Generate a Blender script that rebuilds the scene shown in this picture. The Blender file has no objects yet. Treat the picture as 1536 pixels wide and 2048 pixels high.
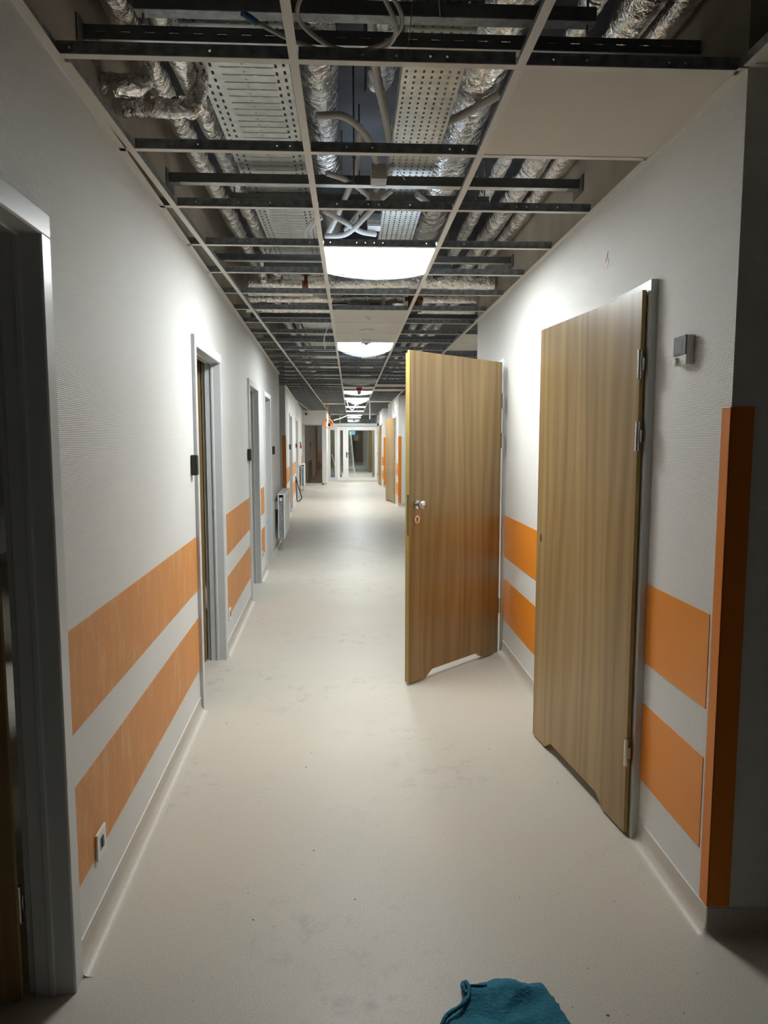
import bpy, math, random
from mathutils import Vector, Matrix, noise
rnd = random.Random(7)
PI = math.pi
SC = bpy.context.scene
COL = SC.collection

# ------------------------------------------------------------------ materials
def new_mat(name):
    m = bpy.data.materials.new(name); m.use_nodes = True
    nt = m.node_tree
    return m, nt, nt.nodes['Principled BSDF']

def mat(name, col, rough=.5, metal=0., noise_amt=0., nscale=8., bump=0., bscale=60., spec=.5, stretch=(1,1,1), emis=None, estr=0.):
    m, nt, b = new_mat(name)
    b.inputs['Roughness'].default_value = rough
    b.inputs['Metallic'].default_value = metal
    b.inputs['Specular IOR Level'].default_value = spec
    b.inputs['Base Color'].default_value = (*col, 1)
    if emis:
        b.inputs['Emission Color'].default_value = (*emis, 1); b.inputs['Emission Strength'].default_value = estr
    if noise_amt or bump:
        tc = nt.nodes.new('ShaderNodeTexCoord'); mp = nt.nodes.new('ShaderNodeMapping')
        mp.inputs['Scale'].default_value = stretch
        nt.links.new(tc.outputs['Object'], mp.inputs['Vector'])
    if noise_amt:
        n = nt.nodes.new('ShaderNodeTexNoise'); n.inputs['Scale'].default_value = nscale; n.inputs['Detail'].default_value = 5
        nt.links.new(mp.outputs['Vector'], n.inputs['Vector'])
        r = nt.nodes.new('ShaderNodeValToRGB')
        r.color_ramp.elements[0].position = .3; r.color_ramp.elements[1].position = .7
        r.color_ramp.elements[0].color = (*[c*(1-noise_amt) for c in col], 1)
        r.color_ramp.elements[1].color = (*[min(1, c*(1+noise_amt)) for c in col], 1)
        nt.links.new(n.outputs['Fac'], r.inputs['Fac']); nt.links.new(r.outputs['Color'], b.inputs['Base Color'])
    if bump:
        n2 = nt.nodes.new('ShaderNodeTexNoise'); n2.inputs['Scale'].default_value = bscale; n2.inputs['Detail'].default_value = 3
        nt.links.new(mp.outputs['Vector'], n2.inputs['Vector'])
        bp = nt.nodes.new('ShaderNodeBump'); bp.inputs['Strength'].default_value = bump; bp.inputs['Distance'].default_value = .01
        nt.links.new(n2.outputs['Fac'], bp.inputs['Height']); nt.links.new(bp.outputs['Normal'], b.inputs['Normal'])
    return m

def wallpaper(name, col, rough=.55, scuff=None):
    """woven glass-fibre wallpaper, painted: fine ribbed weave as bump; optional scuffs"""
    m, nt, b = new_mat(name)
    b.inputs['Roughness'].default_value = rough
    tc = nt.nodes.new('ShaderNodeTexCoord')
    def wave(d, s):
        w = nt.nodes.new('ShaderNodeTexWave'); w.bands_direction = d
        w.inputs['Scale'].default_value = s; w.inputs['Distortion'].default_value = 1.5; w.inputs['Detail'].default_value = 1
        w.inputs['Detail Scale'].default_value = 3
        nt.links.new(tc.outputs['Object'], w.inputs['Vector']); return w
    w1, w2 = wave('Z', 62), wave('Y', 45)
    mx = nt.nodes.new('ShaderNodeMath'); mx.operation = 'ADD'
    nt.links.new(w1.outputs['Fac'], mx.inputs[0]); nt.links.new(w2.outputs['Fac'], mx.inputs[1])
    bp = nt.nodes.new('ShaderNodeBump'); bp.inputs['Strength'].default_value = .55; bp.inputs['Distance'].default_value = .0012
    nt.links.new(mx.outputs[0], bp.inputs['Height']); nt.links.new(bp.outputs['Normal'], b.inputs['Normal'])
    n = nt.nodes.new('ShaderNodeTexNoise'); n.inputs['Scale'].default_value = 1.3; n.inputs['Detail'].default_value = 4
    nt.links.new(tc.outputs['Object'], n.inputs['Vector'])
    r = nt.nodes.new('ShaderNodeValToRGB')
    r.color_ramp.elements[0].position = .3; r.color_ramp.elements[1].position = .7
    r.color_ramp.elements[0].color = (*[c*.96 for c in col], 1); r.color_ramp.elements[1].color = (*[c*1.02 for c in col], 1)
    nt.links.new(n.outputs['Fac'], r.inputs['Fac'])
    out = r.outputs['Color']
    if scuff:
        mp = nt.nodes.new('ShaderNodeMapping'); mp.inputs['Scale'].default_value = (9, 9, 2.2)
        nt.links.new(tc.outputs['Object'], mp.inputs['Vector'])
        n3 = nt.nodes.new('ShaderNodeTexNoise'); n3.inputs['Scale'].default_value = 1.6; n3.inputs['Detail'].default_value = 12; n3.inputs['Roughness'].default_value = .8
        nt.links.new(mp.outputs['Vector'], n3.inputs['Vector'])
        r3 = nt.nodes.new('ShaderNodeValToRGB'); r3.color_ramp.elements[0].position = .50; r3.color_ramp.elements[1].position = .78
        nt.links.new(n3.outputs['Fac'], r3.inputs['Fac'])
        mi = nt.nodes.new('ShaderNodeMix'); mi.data_type = 'RGBA'
        nt.links.new(r3.outputs['Color'], mi.inputs['Factor']); nt.links.new(out, mi.inputs['A']); mi.inputs['B'].default_value = (*scuff, 1)
        out = mi.outputs['Result']
    nt.links.new(out, b.inputs['Base Color'])
    return m

def wood(name, base, dark, axis='Z'):
    m, nt, b = new_mat(name)
    b.inputs['Roughness'].default_value = .34
    tc = nt.nodes.new('ShaderNodeTexCoord')
    mp = nt.nodes.new('ShaderNodeMapping'); mp.inputs['Scale'].default_value = (6, 6, .30)
    nt.links.new(tc.outputs['Object'], mp.inputs['Vector'])
    n = nt.nodes.new('ShaderNodeTexNoise'); n.inputs['Scale'].default_value = 1.1; n.inputs['Detail'].default_value = 6; n.inputs['Distortion'].default_value = .8
    nt.links.new(mp.outputs['Vector'], n.inputs['Vector'])
    mp2 = nt.nodes.new('ShaderNodeMapping'); mp2.inputs['Scale'].default_value = (150, 150, 1.6)
    nt.links.new(tc.outputs['Object'], mp2.inputs['Vector'])
    n2 = nt.nodes.new('ShaderNodeTexNoise'); n2.inputs['Scale'].default_value = 1.4; n2.inputs['Detail'].default_value = 4
    nt.links.new(mp2.outputs['Vector'], n2.inputs['Vector'])
    # cathedral rings
    mp3 = nt.nodes.new('ShaderNodeMapping'); mp3.inputs['Scale'].default_value = (4.2, 4.2, .42)
    nt.links.new(tc.outputs['Object'], mp3.inputs['Vector'])
    w = nt.nodes.new('ShaderNodeTexWave'); w.wave_type = 'BANDS'; w.bands_direction = 'X'; w.inputs['Scale'].default_value = .9; w.inputs['Distortion'].default_value = 14
    w.inputs['Detail'].default_value = 3; w.inputs['Detail Scale'].default_value = .9
    nt.links.new(mp3.outputs['Vector'], w.inputs['Vector'])
    a = nt.nodes.new('ShaderNodeMath'); a.operation = 'MULTIPLY'; a.inputs[1].default_value = .55
    nt.links.new(n.outputs['Fac'], a.inputs[0])
    c = nt.nodes.new('ShaderNodeMath'); c.operation = 'MULTIPLY_ADD'; c.inputs[1].default_value = .33
    nt.links.new(n2.outputs['Fac'], c.inputs[0]); nt.links.new(a.outputs[0], c.inputs[2])
    d = nt.nodes.new('ShaderNodeMath'); d.operation = 'MULTIPLY_ADD'; d.inputs[1].default_value = .13
    nt.links.new(w.outputs['Fac'], d.inputs[0]); nt.links.new(c.outputs[0], d.inputs[2])
    r = nt.nodes.new('ShaderNodeValToRGB'); r.color_ramp.elements[0].position = .36; r.color_ramp.elements[1].position = .64
    r.color_ramp.elements[0].color = (*dark, 1); r.color_ramp.elements[1].color = (*base, 1)
    nt.links.new(d.outputs[0], r.inputs['Fac']); nt.links.new(r.outputs['Color'], b.inputs['Base Color'])
    bp = nt.nodes.new('ShaderNodeBump'); bp.inputs['Strength'].default_value = .12; bp.inputs['Distance'].default_value = .002
    nt.links.new(n2.outputs['Fac'], bp.inputs['Height']); nt.links.new(bp.outputs['Normal'], b.inputs['Normal'])
    return m

def floor_mat():
    m, nt, b = new_mat('vinyl floor')
    tc = nt.nodes.new('ShaderNodeTexCoord')
    def no(s, d=3, rough=.5):
        n = nt.nodes.new('ShaderNodeTexNoise'); n.inputs['Scale'].default_value = s; n.inputs['Detail'].default_value = d; n.inputs['Roughness'].default_value = rough
        nt.links.new(tc.outputs['Object'], n.inputs['Vector']); return n
    def ramp(n, p0, p1, c0, c1):
        r = nt.nodes.new('ShaderNodeValToRGB'); e = r.color_ramp.elements
        e[0].position = p0; e[1].position = p1; e[0].color = (*c0, 1); e[1].color = (*c1, 1)
        nt.links.new(n.outputs['Fac'], r.inputs['Fac']); return r
    fine = ramp(no(230, 2), .32, .68, (.49,.450,.385), (.64,.598,.525))
    big = ramp(no(1.1, 5), .3, .7, (.93,.945,.945), (1.0,.975,.95))
    mx = nt.nodes.new('ShaderNodeMix'); mx.data_type = 'RGBA'; mx.blend_type = 'MULTIPLY'; mx.inputs['Factor'].default_value = 1
    nt.links.new(fine.outputs['Color'], mx.inputs['A']); nt.links.new(big.outputs['Color'], mx.inputs['B'])
    # scattered dusty scuffs and footmarks along the middle
    sc = ramp(no(9, 12, .80), .52, .66, (0,0,0), (1,1,1))
    sc2 = ramp(no(.9, 2), .46, .60, (0,0,0), (.8,.8,.8))
    ml = nt.nodes.new('ShaderNodeMath'); ml.operation = 'MULTIPLY'
    nt.links.new(sc.outputs['Color'], ml.inputs[0]); nt.links.new(sc2.outputs['Color'], ml.inputs[1])
    m2 = nt.nodes.new('ShaderNodeMix'); m2.data_type = 'RGBA'
    nt.links.new(ml.outputs[0], m2.inputs['Factor']); nt.links.new(mx.outputs['Result'], m2.inputs['A']); m2.inputs['B'].default_value = (.33,.31,.28,1)
    # small dark specks
    sp = ramp(no(60, 0), .865, .885, (0,0,0), (1,1,1))
    m3 = nt.nodes.new('ShaderNodeMix'); m3.data_type = 'RGBA'
    nt.links.new(sp.outputs['Color'], m3.inputs['Factor']); nt.links.new(m2.outputs['Result'], m3.inputs['A']); m3.inputs['B'].default_value = (.08,.07,.06,1)
    nt.links.new(m3.outputs['Result'], b.inputs['Base Color'])
    rr = nt.nodes.new('ShaderNodeMapRange'); rr.inputs['To Min'].default_value = .36; rr.inputs['To Max'].default_value = .56; b.inputs['Specular IOR Level'].default_value = .36
    nr = no(2.5, 8, .6); nt.links.new(nr.outputs['Fac'], rr.inputs['Value']); nt.links.new(rr.outputs['Result'], b.inputs['Roughness'])
    bp = nt.nodes.new('ShaderNodeBump'); bp.inputs['Strength'].default_value = .22; bp.inputs['Distance'].default_value = .006
    nb = no(7, 6); nt.links.new(nb.outputs['Fac'], bp.inputs['Height']); nt.links.new(bp.outputs['Normal'], b.inputs['Normal'])
    return m

def foil_mat(name, tint=(.78,.76,.72), rough=.22, bump=.75, sc=16):
    m, nt, b = new_mat(name)
    b.inputs['Metallic'].default_value = 1; b.inputs['Roughness'].default_value = rough
    b.inputs['Base Color'].default_value = (*tint, 1)
    tc = nt.nodes.new('ShaderNodeTexCoord')
    v = nt.nodes.new('ShaderNodeTexVoronoi'); v.inputs['Scale'].default_value = sc; v.feature = 'F1'
    n = nt.nodes.new('ShaderNodeTexNoise'); n.inputs['Scale'].default_value = sc*1.1; n.inputs['Detail'].default_value = 2; n.inputs['Distortion'].default_value = 3.0
    nt.links.new(tc.outputs['Object'], v.inputs['Vector']); nt.links.new(tc.outputs['Object'], n.inputs['Vector'])
    a = nt.nodes.new('ShaderNodeMath'); a.operation = 'ADD'
    nt.links.new(v.outputs['Distance'], a.inputs[0]); nt.links.new(n.outputs['Fac'], a.inputs[1])
    bp = nt.nodes.new('ShaderNodeBump'); bp.inputs['Strength'].default_value = bump; bp.inputs['Distance'].default_value = .008
    nt.links.new(a.outputs[0], bp.inputs['Height']); nt.links.new(bp.outputs['Normal'], b.inputs['Normal'])
    return m

def film_mat(name='protective film', lo=.012, hi=.07):
    m = bpy.data.materials.new(name); m.use_nodes = True; nt = m.node_tree
    for n in list(nt.nodes): nt.nodes.remove(n)
    o = nt.nodes.new('ShaderNodeOutputMaterial')
    t = nt.nodes.new('ShaderNodeBsdfTransparent'); t.inputs['Color'].default_value = (.95,.98,1,1)
    tr = nt.nodes.new('ShaderNodeBsdfTranslucent'); tr.inputs['Color'].default_value = (.80,.90,.93,1)
    g = nt.nodes.new('ShaderNodeBsdfGlossy'); g.inputs['Roughness'].default_value = .15
    tc = nt.nodes.new('ShaderNodeTexCoord'); mp = nt.nodes.new('ShaderNodeMapping'); mp.inputs['Scale'].default_value = (3, 14, 3); mp.inputs['Rotation'].default_value = (0,0,.5)
    n = nt.nodes.new('ShaderNodeTexNoise'); n.inputs['Scale'].default_value = 1.6; n.inputs['Detail'].default_value = 4
    nt.links.new(tc.outputs['Object'], mp.inputs['Vector']); nt.links.new(mp.outputs['Vector'], n.inputs['Vector'])
    mr = nt.nodes.new('ShaderNodeMapRange'); mr.inputs['From Min'].default_value = .35; mr.inputs['From Max'].default_value = .65
    mr.inputs['To Min'].default_value = lo; mr.inputs['To Max'].default_value = hi
    nt.links.new(n.outputs['Fac'], mr.inputs['Value'])
    m1 = nt.nodes.new('ShaderNodeMixShader'); nt.links.new(mr.outputs['Result'], m1.inputs['Fac'])
    nt.links.new(t.outputs[0], m1.inputs[1]); nt.links.new(tr.outputs[0], m1.inputs[2])
    m2 = nt.nodes.new('ShaderNodeMixShader'); m2.inputs['Fac'].default_value = .08
    nt.links.new(m1.outputs[0], m2.inputs[1]); nt.links.new(g.outputs[0], m2.inputs[2])
    nt.links.new(m2.outputs[0], o.inputs['Surface'])
    return m

def glass_mat(name, col=(.9,.95,.95), fac=.10):
    m = bpy.data.materials.new(name); m.use_nodes = True; nt = m.node_tree
    for n in list(nt.nodes): nt.nodes.remove(n)
    o = nt.nodes.new('ShaderNodeOutputMaterial')
    t = nt.nodes.new('ShaderNodeBsdfTransparent'); t.inputs['Color'].default_value = (*col, 1)
    g = nt.nodes.new('ShaderNodeBsdfGlossy'); g.inputs['Roughness'].default_value = .02
    mx = nt.nodes.new('ShaderNodeMixShader'); mx.inputs['Fac'].default_value = fac
    nt.links.new(t.outputs[0], mx.inputs[1]); nt.links.new(g.outputs[0], mx.inputs[2]); nt.links.new(mx.outputs[0], o.inputs['Surface'])
    return m

def emit_mat(name, col, s):
    m = bpy.data.materials.new(name); m.use_nodes = True; nt = m.node_tree
    for n in list(nt.nodes): nt.nodes.remove(n)
    o = nt.nodes.new('ShaderNodeOutputMaterial'); e = nt.nodes.new('ShaderNodeEmission')
    e.inputs['Color'].default_value = (*col, 1); e.inputs['Strength'].default_value = s
    nt.links.new(e.outputs[0], o.inputs['Surface']); return m

LAMP = 15.0
M = dict(
    wall=wallpaper('white woven wallpaper', (.75,.745,.725)),
    raw=mat('raw plaster', (.40,.36,.30), .9, noise_amt=.22, nscale=2.5),
    stripeL=wallpaper('orange wall paint scuffed', (.68,.28,.065), .5, scuff=(.80,.52,.30)),
    stripeR=mat('orange wall vinyl', (.80,.27,.022), .38, noise_amt=.03, nscale=3),
    guard=mat('orange corner guard', (.72,.21,.012), .42),
    floor=floor_mat(),
    cove=mat('vinyl cove', (.56,.512,.445), .42, noise_amt=.10, nscale=180),
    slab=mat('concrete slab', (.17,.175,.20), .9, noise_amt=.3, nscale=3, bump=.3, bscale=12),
    frame=mat('grey white door frame', (.60,.62,.63), .33),
    seal=mat('dark rubber seal', (.03,.03,.03), .7),
    wood=wood('oak laminate', (.385,.255,.110), (.225,.138,.050)),
    woodedge=mat('oak edge band', (.42,.30,.09), .4, noise_amt=.15, nscale=6, stretch=(60,60,2)),
    chrome=mat('satin steel', (.66,.66,.64), .22, 1.),
    dark=mat('black plastic', (.012,.012,.012), .35),
    hole=mat('dark cavity', (.01,.008,.006), .9),
    white=mat('white plastic', (.78,.78,.76), .35),
    whitem=mat('white enamelled steel', (.70,.67,.62), .4),
    tile=mat('mineral ceiling tile', (.72,.68,.61), .9, bump=.15, bscale=250, noise_amt=.03, nscale=3),
    galv=mat('galvanised steel dark', (.27,.295,.315), .42, .35, noise_amt=.35, nscale=35),
    galvl=mat('galvanised tray steel', (.62,.63,.60), .36, .85, noise_amt=.14, nscale=18),
    blk=mat('dark channel steel', (.15,.16,.165), .45, .35, noise_amt=.2, nscale=20),
    foil=foil_mat('aluminium foil wrap', (.92,.90,.87), .16, .8, 20),
    foilw=foil_mat('aluminium foil wrap pale', (.92,.90,.86), .24, .7, 26),
    conduit=mat('grey flexible conduit', (.50,.49,.46), .5, bump=.0),
    cable=mat('grey cable', (.42,.40,.37), .5),
    wcable=mat('white cable', (.85,.85,.85), .45),
    ocable=mat('orange conduit', (.85,.20,.03), .45),
    lamp=emit_mat('led diffuser', (.985,1.0,.975), LAMP),
    lampback=emit_mat('light housing glowing through', (.72,.85,1.0), .6),
    film=film_mat(), film2=film_mat('dusty film', .25, .75),
    glass=glass_mat('clear glass'),
    dglass=mat('dark tinted glass', (.018,.026,.030), .25),
    tglass=glass_mat('tinted glass', (.72,.68,.60), .08),
    red=mat('red plastic', (.55,.02,.02), .35),
    copper=mat('rusty valve', (.22,.07,.03), .6, .3, noise_amt=.5, nscale=50),
    screen=mat('lcd', (.30,.34,.33), .2),
    cloth=mat('teal cotton cloth', (.020,.165,.245), .95, noise_amt=.22, nscale=160, bump=.5, bscale=110),
    lwood=mat('pale ladder', (.85,.80,.66), .5),
    blue=mat('blue sheet', (.04,.12,.25), .7, noise_amt=.3, nscale=10),
    paper=mat('paper', (.75,.74,.72), .7),
    brownp=wood('brown door', (.20,.135,.060), (.11,.070,.030)),
    exitm=emit_mat('exit sign', (.22,.60,.75), .30),
    rubble=mat('speckled insulation roll', (.36,.24,.15), .9, noise_amt=.6, nscale=25),
)

# ------------------------------------------------------------------ mesh builder
class MB:
    def __init__(s): s.v = []; s.f = []; s.m = []; s.ms = []; s.sm = []
    def mi(s, m):
        if m not in s.ms: s.ms.append(m)
        return s.ms.index(m)
    def add(s, vs, fs, m, smooth=False):
        k = len(s.v); s.v += [tuple(p) for p in vs]; i = s.mi(m)
        for f in fs: s.f.append(tuple(k+a for a in f)); s.m.append(i); s.sm.append(smooth)
    def box(s, x0, x1, y0, y1, z0, z1, m):
        if x0 > x1: x0, x1 = x1, x0
        if y0 > y1: y0, y1 = y1, y0
        if z0 > z1: z0, z1 = z1, z0
        s.add([(x0,y0,z0),(x1,y0,z0),(x1,y1,z0),(x0,y1,z0),(x0,y0,z1),(x1,y0,z1),(x1,y1,z1),(x0,y1,z1)],
              [(0,3,2,1),(4,5,6,7),(0,1,5,4),(1,2,6,5),(2,3,7,6),(3,0,4,7)], m)
    def prism(s, poly, a0, a1, m, axis='z', smooth=False):
        """poly 2D points ccw, extruded along axis from a0 to a1. axis z: (x,y); axis y: (x,z); axis x: (y,z)"""
        def P(p, a):
            return (p[0], p[1], a) if axis == 'z' else (p[0], a, p[1]) if axis == 'y' else (a, p[0], p[1])
        n = len(poly); vs = [P(p, a0) for p in poly] + [P(p, a1) for p in poly]
        fs = [(i, (i+1) % n, n+(i+1) % n, n+i) for i in range(n)]
        s.add(vs, fs, m, smooth)
        s.add([P(p, a0) for p in poly], [tuple(range(n))[::-1]], m); s.add([P(p, a1) for p in poly], [tuple(range(n))], m)
    def tube(s, pts, r, m, seg=12, amp=0., nf=6., caps=True, rib=0., seed=0, rf=None, amp_a=None):
        pts = [Vector(p) for p in pts]; n = len(pts); rings = []
        up = Vector((0,0,1)); t0 = (pts[1]-pts[0]).normalized()
        if abs(t0.dot(up)) > .9: up = Vector((0,1,0))
        nrm = (up - t0*up.dot(t0)).normalized()
        for i, p in enumerate(pts):
            t = (pts[min(i+1, n-1)] - pts[max(i-1, 0)]).normalized()
            nrm = (nrm - t*nrm.dot(t)).normalized(); bi = t.cross(nrm)
            ring = []
            for k in range(seg):
                a = 2*PI*k/seg; rr = r*(rf(i/(n-1)) if rf else 1)
                if rib: rr *= 1 + rib*(1 if i % 2 else -1)
                d = nrm*math.cos(a) + bi*math.sin(a)
                if amp:
                    q = p + d*r
                    rr += amp*noise.noise(Vector((q.x*nf*2+seed, q.y*nf, q.z*nf*2))) + amp*.6*noise.noise(q*nf*3.1)
                ring.append(p + d*rr)
            rings.append(ring)
        vs = [v for ring in rings for v in ring]; fs = []
        for i in range(n-1):
            for k in range(seg):
                a = i*seg+k; b = i*seg+(k+1) % seg
                fs.append((a, b, b+seg, a+seg))
        s.add(vs, fs, m, True)
        if caps: s.add(rings[0], [tuple(range(seg))[::-1]], m); s.add(rings[-1], [tuple(range(seg))], m)
    def cyl(s, p0, p1, r, m, seg=16): s.tube([p0, p1], r, m, seg)
    def sheet(s, a, b, holes, fn, m):
        """flat rectangle [0,a]x[0,b] minus rectangular holes; fn maps (u,v) -> 3D"""
        us = sorted({0, a} | {round(h[0], 5) for h in holes} | {round(h[1], 5) for h in holes})
        vs = sorted({0, b} | {round(h[2], 5) for h in holes} | {round(h[3], 5) for h in holes})
        idx = {}; V = []; F = []
        def vid(i, j):
            if (i, j) not in idx: idx[(i, j)] = len(V); V.append(fn(us[i], vs[j]))
            return idx[(i, j)]
        for j in range(len(vs)-1):
            vm = (vs[j]+vs[j+1])/2; hh = [h for h in holes if h[2] < vm < h[3]]
            for i in range(len(us)-1):
                um = (us[i]+us[i+1])/2
                if any(h[0] < um < h[1] for h in hh): continue
                F.append((vid(i, j), vid(i+1, j), vid(i+1, j+1), vid(i, j+1)))
        s.add(V, F, m)
    def build(s, name, parent=None, loc=(0,0,0), rot=0., bevel=0.):
        me = bpy.data.meshes.new(name); me.from_pydata(s.v, [], s.f)
        for m in s.ms: me.materials.append(M[m])
        me.polygons.foreach_set('material_index', s.m); me.polygons.foreach_set('use_smooth', s.sm); me.update()
        o = bpy.data.objects.new(name, me); COL.objects.link(o)
        o.location = loc; o.rotation_euler = (0, 0, rot)
        if parent: o.parent = parent
        if bevel:
            bv = o.modifiers.new('Bevel', 'BEVEL'); bv.width = bevel; bv.segments = 2; bv.limit_method = 'ANGLE'
        return o

def tag(o, label, cat, group=None, kind=None):
    o['label'] = label; o['category'] = cat
    if group: o['group'] = group
    if kind: o['kind'] = kind
    return o
def empty(name, loc=(0,0,0), rot=0.):
    o = bpy.data.objects.new(name, None); COL.objects.link(o); o.location = loc; o.rotation_euler = (0,0,rot); o.empty_display_size = .1
    return o
def copy_tree(o, parent=None, loc=None, rot=None):
    c = o.copy(); COL.objects.link(c); c.parent = parent
    if loc is not None: c.location = loc
    if rot is not None: c.rotation_euler = (0,0,rot)
    for ch in [x for x in bpy.data.objects if x.parent == o]: copy_tree(ch, c)
    return c
def bez(p0, p1, p2, p3, n=24):
    o = []
    for i in range(n+1):
        t = i/n; a = (1-t)**3; b = 3*t*(1-t)**2; c = 3*t*t*(1-t); d = t**3
        o.append(tuple(a*p0[k]+b*p1[k]+c*p2[k]+d*p3[k] for k in range(3)))
    return o
def smooth_path(pts, n=10):
    P = [Vector(p) for p in pts]; P = [P[0]*2-P[1]] + P + [P[-1]*2-P[-2]]; out = []
    for i in range(1, len(P)-2):
        for k in range(n):
            t = k/n; a, b, c, d = P[i-1], P[i], P[i+1], P[i+2]
            out.append(.5*((2*b)+(-a+c)*t+(2*a-5*b+4*c-d)*t*t+(-a+3*b-3*c+d)*t**3))
    out.append(P[-2]); return out
def line(p0, p1, n):
    return [tuple(p0[k]+(p1[k]-p0[k])*i/n for k in range(3)) for i in range(n+1)]

# ------------------------------------------------------------------ dimensions
TH = .106; ZC = 2.47; ZS = 3.15; HB = .08
XA, XB, XT, XR = -.1435, .4565, -.7435, 1.066
def TY(k): return 1.99 + .598*k
SL = .0338; AL = math.atan(SL)
def LX(y): return -.700 - SL*y            # near left wall, world x at y
LO, LROT = (-.700, 0, 0), AL               # local frame of the near left wall (+x into the corridor)
SL2 = .039; AL2 = math.atan(SL2)
def LX2(y): return -.669 - SL2*y
L2O, L2ROT = (-.669, 0, 0), AL2
RO, RROT = (XR, 0, 0), PI                  # right wall frame: local y = -world y
def leftx(y): return LX(y) if y < 12 else LX2(y)

# ------------------------------------------------------------------ shell
f = MB(); f.box(-5, 5, -4, 42, -.1, 0, 'floor')
tag(f.build('floor'), 'cream speckled vinyl floor with scuff marks along the corridor', 'floor', kind='structure')
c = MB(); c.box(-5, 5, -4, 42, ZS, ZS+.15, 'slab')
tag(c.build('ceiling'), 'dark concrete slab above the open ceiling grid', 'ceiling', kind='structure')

def wall_with_doors(y0, y1, doors, thick=TH, flip=False, zc=ZC):
    """local frame: face at x=0, body to -x. doors: (a,b,ztop) holes"""
    w = MB(); s = -1 if flip else 1
    def bx(a, b, z0, z1):
        a, b = s*a, s*b
        if z1 > zc > z0: w.box(-thick, 0, a, b, z0, zc, 'wall'); w.box(-thick, 0, a, b, zc, z1, 'raw')
        else: w.box(-thick, 0, a, b, z0, z1, 'wall')
    cur = y0
    for a, b, zt in doors:
        bx(cur, a+.02, 0, ZS); bx(a+.02, b-.02, zt-.02, ZS); cur = b-.02
    bx(cur, y1, 0, ZS)
    return w
DT = 2.035
LD = [(.85, 1.872, DT), (3.835, 4.81, DT), (6.50, 7.43, DT), (8.10, 9.01, DT)]
wl = wall_with_doors(-4, 10.86, LD).build('wall_left', loc=LO, rot=LROT)
tag(wl, 'left corridor wall in white woven wallpaper with two painted orange bands', 'wall', kind='structure')
LD2 = [(14.62, 15.70, DT), (18.0, 19.1, DT)]
wl2 = wall_with_doors(13.12, 24.05, LD2).build('wall_left_far', loc=L2O, rot=L2ROT)
tag(wl2, 'far left corridor wall beyond the side opening, white with orange bands', 'wall', kind='structure')
RD = [(2.48, 3.50, DT), (4.86, 5.90, DT)]
wr = wall_with_doors(1.966, 6.04, RD, flip=True).build('wall_right', loc=RO, rot=RROT)
tag(wr, 'right corridor wall with two open oak doors and orange bands', 'wall', kind='structure')
RD2 = [(16.62, 17.65, DT)]
wr2 = wall_with_doors(15.9, 20.25, RD2, flip=True).build('wall_right_middle', loc=RO, rot=RROT)
tag(wr2, 'white wall block on the right with orange corner guard and wall plate', 'wall', kind='structure')
wr3 = wall_with_doors(22.3, 26.05, [(23.6, 24.6, DT)], flip=True).build('wall_right_far', loc=(1.035,0,0), rot=RROT)
tag(wr3, 'far right wall just before the glazed partition with orange bands', 'wall', kind='structure')

def plainwall(name, label, x0, x1, y0, y1):
    w = MB(); w.box(x0, x1, y0, y1, 0, ZC, 'wall'); w.box(x0, x1, y0, y1, ZC, ZS, 'raw')
    return tag(w.build(name), label, 'wall', kind='structure')
plainwall('wall_right_return', 'shaded wall face turning right past the near orange corner guard', XR+TH, 4.2, 1.966, 2.166)
plainwall('wall_side_hall_near', 'wall closing the near side of the right-hand hall', XR+TH, 4.2, 5.84, 6.04)
plainwall('wall_side_hall_end', 'end wall of the hall opening to the right', 4.2, 4.4, -4, 26)
plainwall('wall_block_front', 'white wall face of the right block carrying the wall plate', XR+TH, 4.2, 15.9, 16.1)
plainwall('wall_block_back', 'back face of the right wall block', XR+TH, 4.2, 20.05, 20.25)
plainwall('wall_recess_right', 'shaded wall face behind the far right side opening', 1.035+TH, 4.2, 22.3, 22.5)
plainwall('wall_recess_left', 'shaded wall face at the left side opening beside a tall orange guard', -4.6, LX2(13.2)-TH, 13.12, 13.32)
plainwall('wall_recess_left_near', 'near return wall of the left side opening', -4.6, LX(10.8)-TH, 10.66, 10.86)
plainwall('wall_rooms_left', 'back wall of the dark rooms on the left', -4.8, -4.6, -4, 26)
plainwall('wall_back', 'end wall of the corridor behind the viewpoint', -4.6, 4.2, -4, -3.8)
# facing wall on the left far with a tinted glazed door; and its return to the glass partition
w = MB(); FY = 23.9
for a, b, z0, z1 in [(-4.6, -1.56, 0, ZS), (-1.56, -.91, 2.02, ZS), (-.91, -.80, 0, ZS)]:
    w.box(a, b, FY, FY+.2, z0, min(z1, ZC), 'wall')
    w.box(a, b, FY, FY+.2, ZC, ZS, 'raw')
w.box(-1.0, -.80, FY+.2, 26.1, 0, ZC, 'wall'); w.box(-1.0, -.80, FY+.2, 26.1, ZC, ZS, 'raw')
tag(w.build('wall_front'), 'far wall facing down the corridor beside the glazed partition', 'wall', kind='structure')
d = empty('door_9', (-1.235, FY, 0)); tag(d, 'dark brown glazed door in the far wall left of the glass partition', 'door', kind='structure')
q = MB()
for a, b, z0, z1 in [(-.325,-.285,0,2.02),(.285,.325,0,2.02),(-.325,.325,1.985,2.02),(-.325,.325,0,.06)]: q.box(a, b, -.02, .06, z0, z1, 'frame')
q.build('frame', d)
q = MB(); q.box(-.285, .285, .005, .012, .06, 1.985, 'tglass'); q.build('glass_pane', d)
q = MB(); q.box(-.285, .285, .04, .07, .06, 1.985, 'brownp'); q.build('leaf', d)

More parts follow.
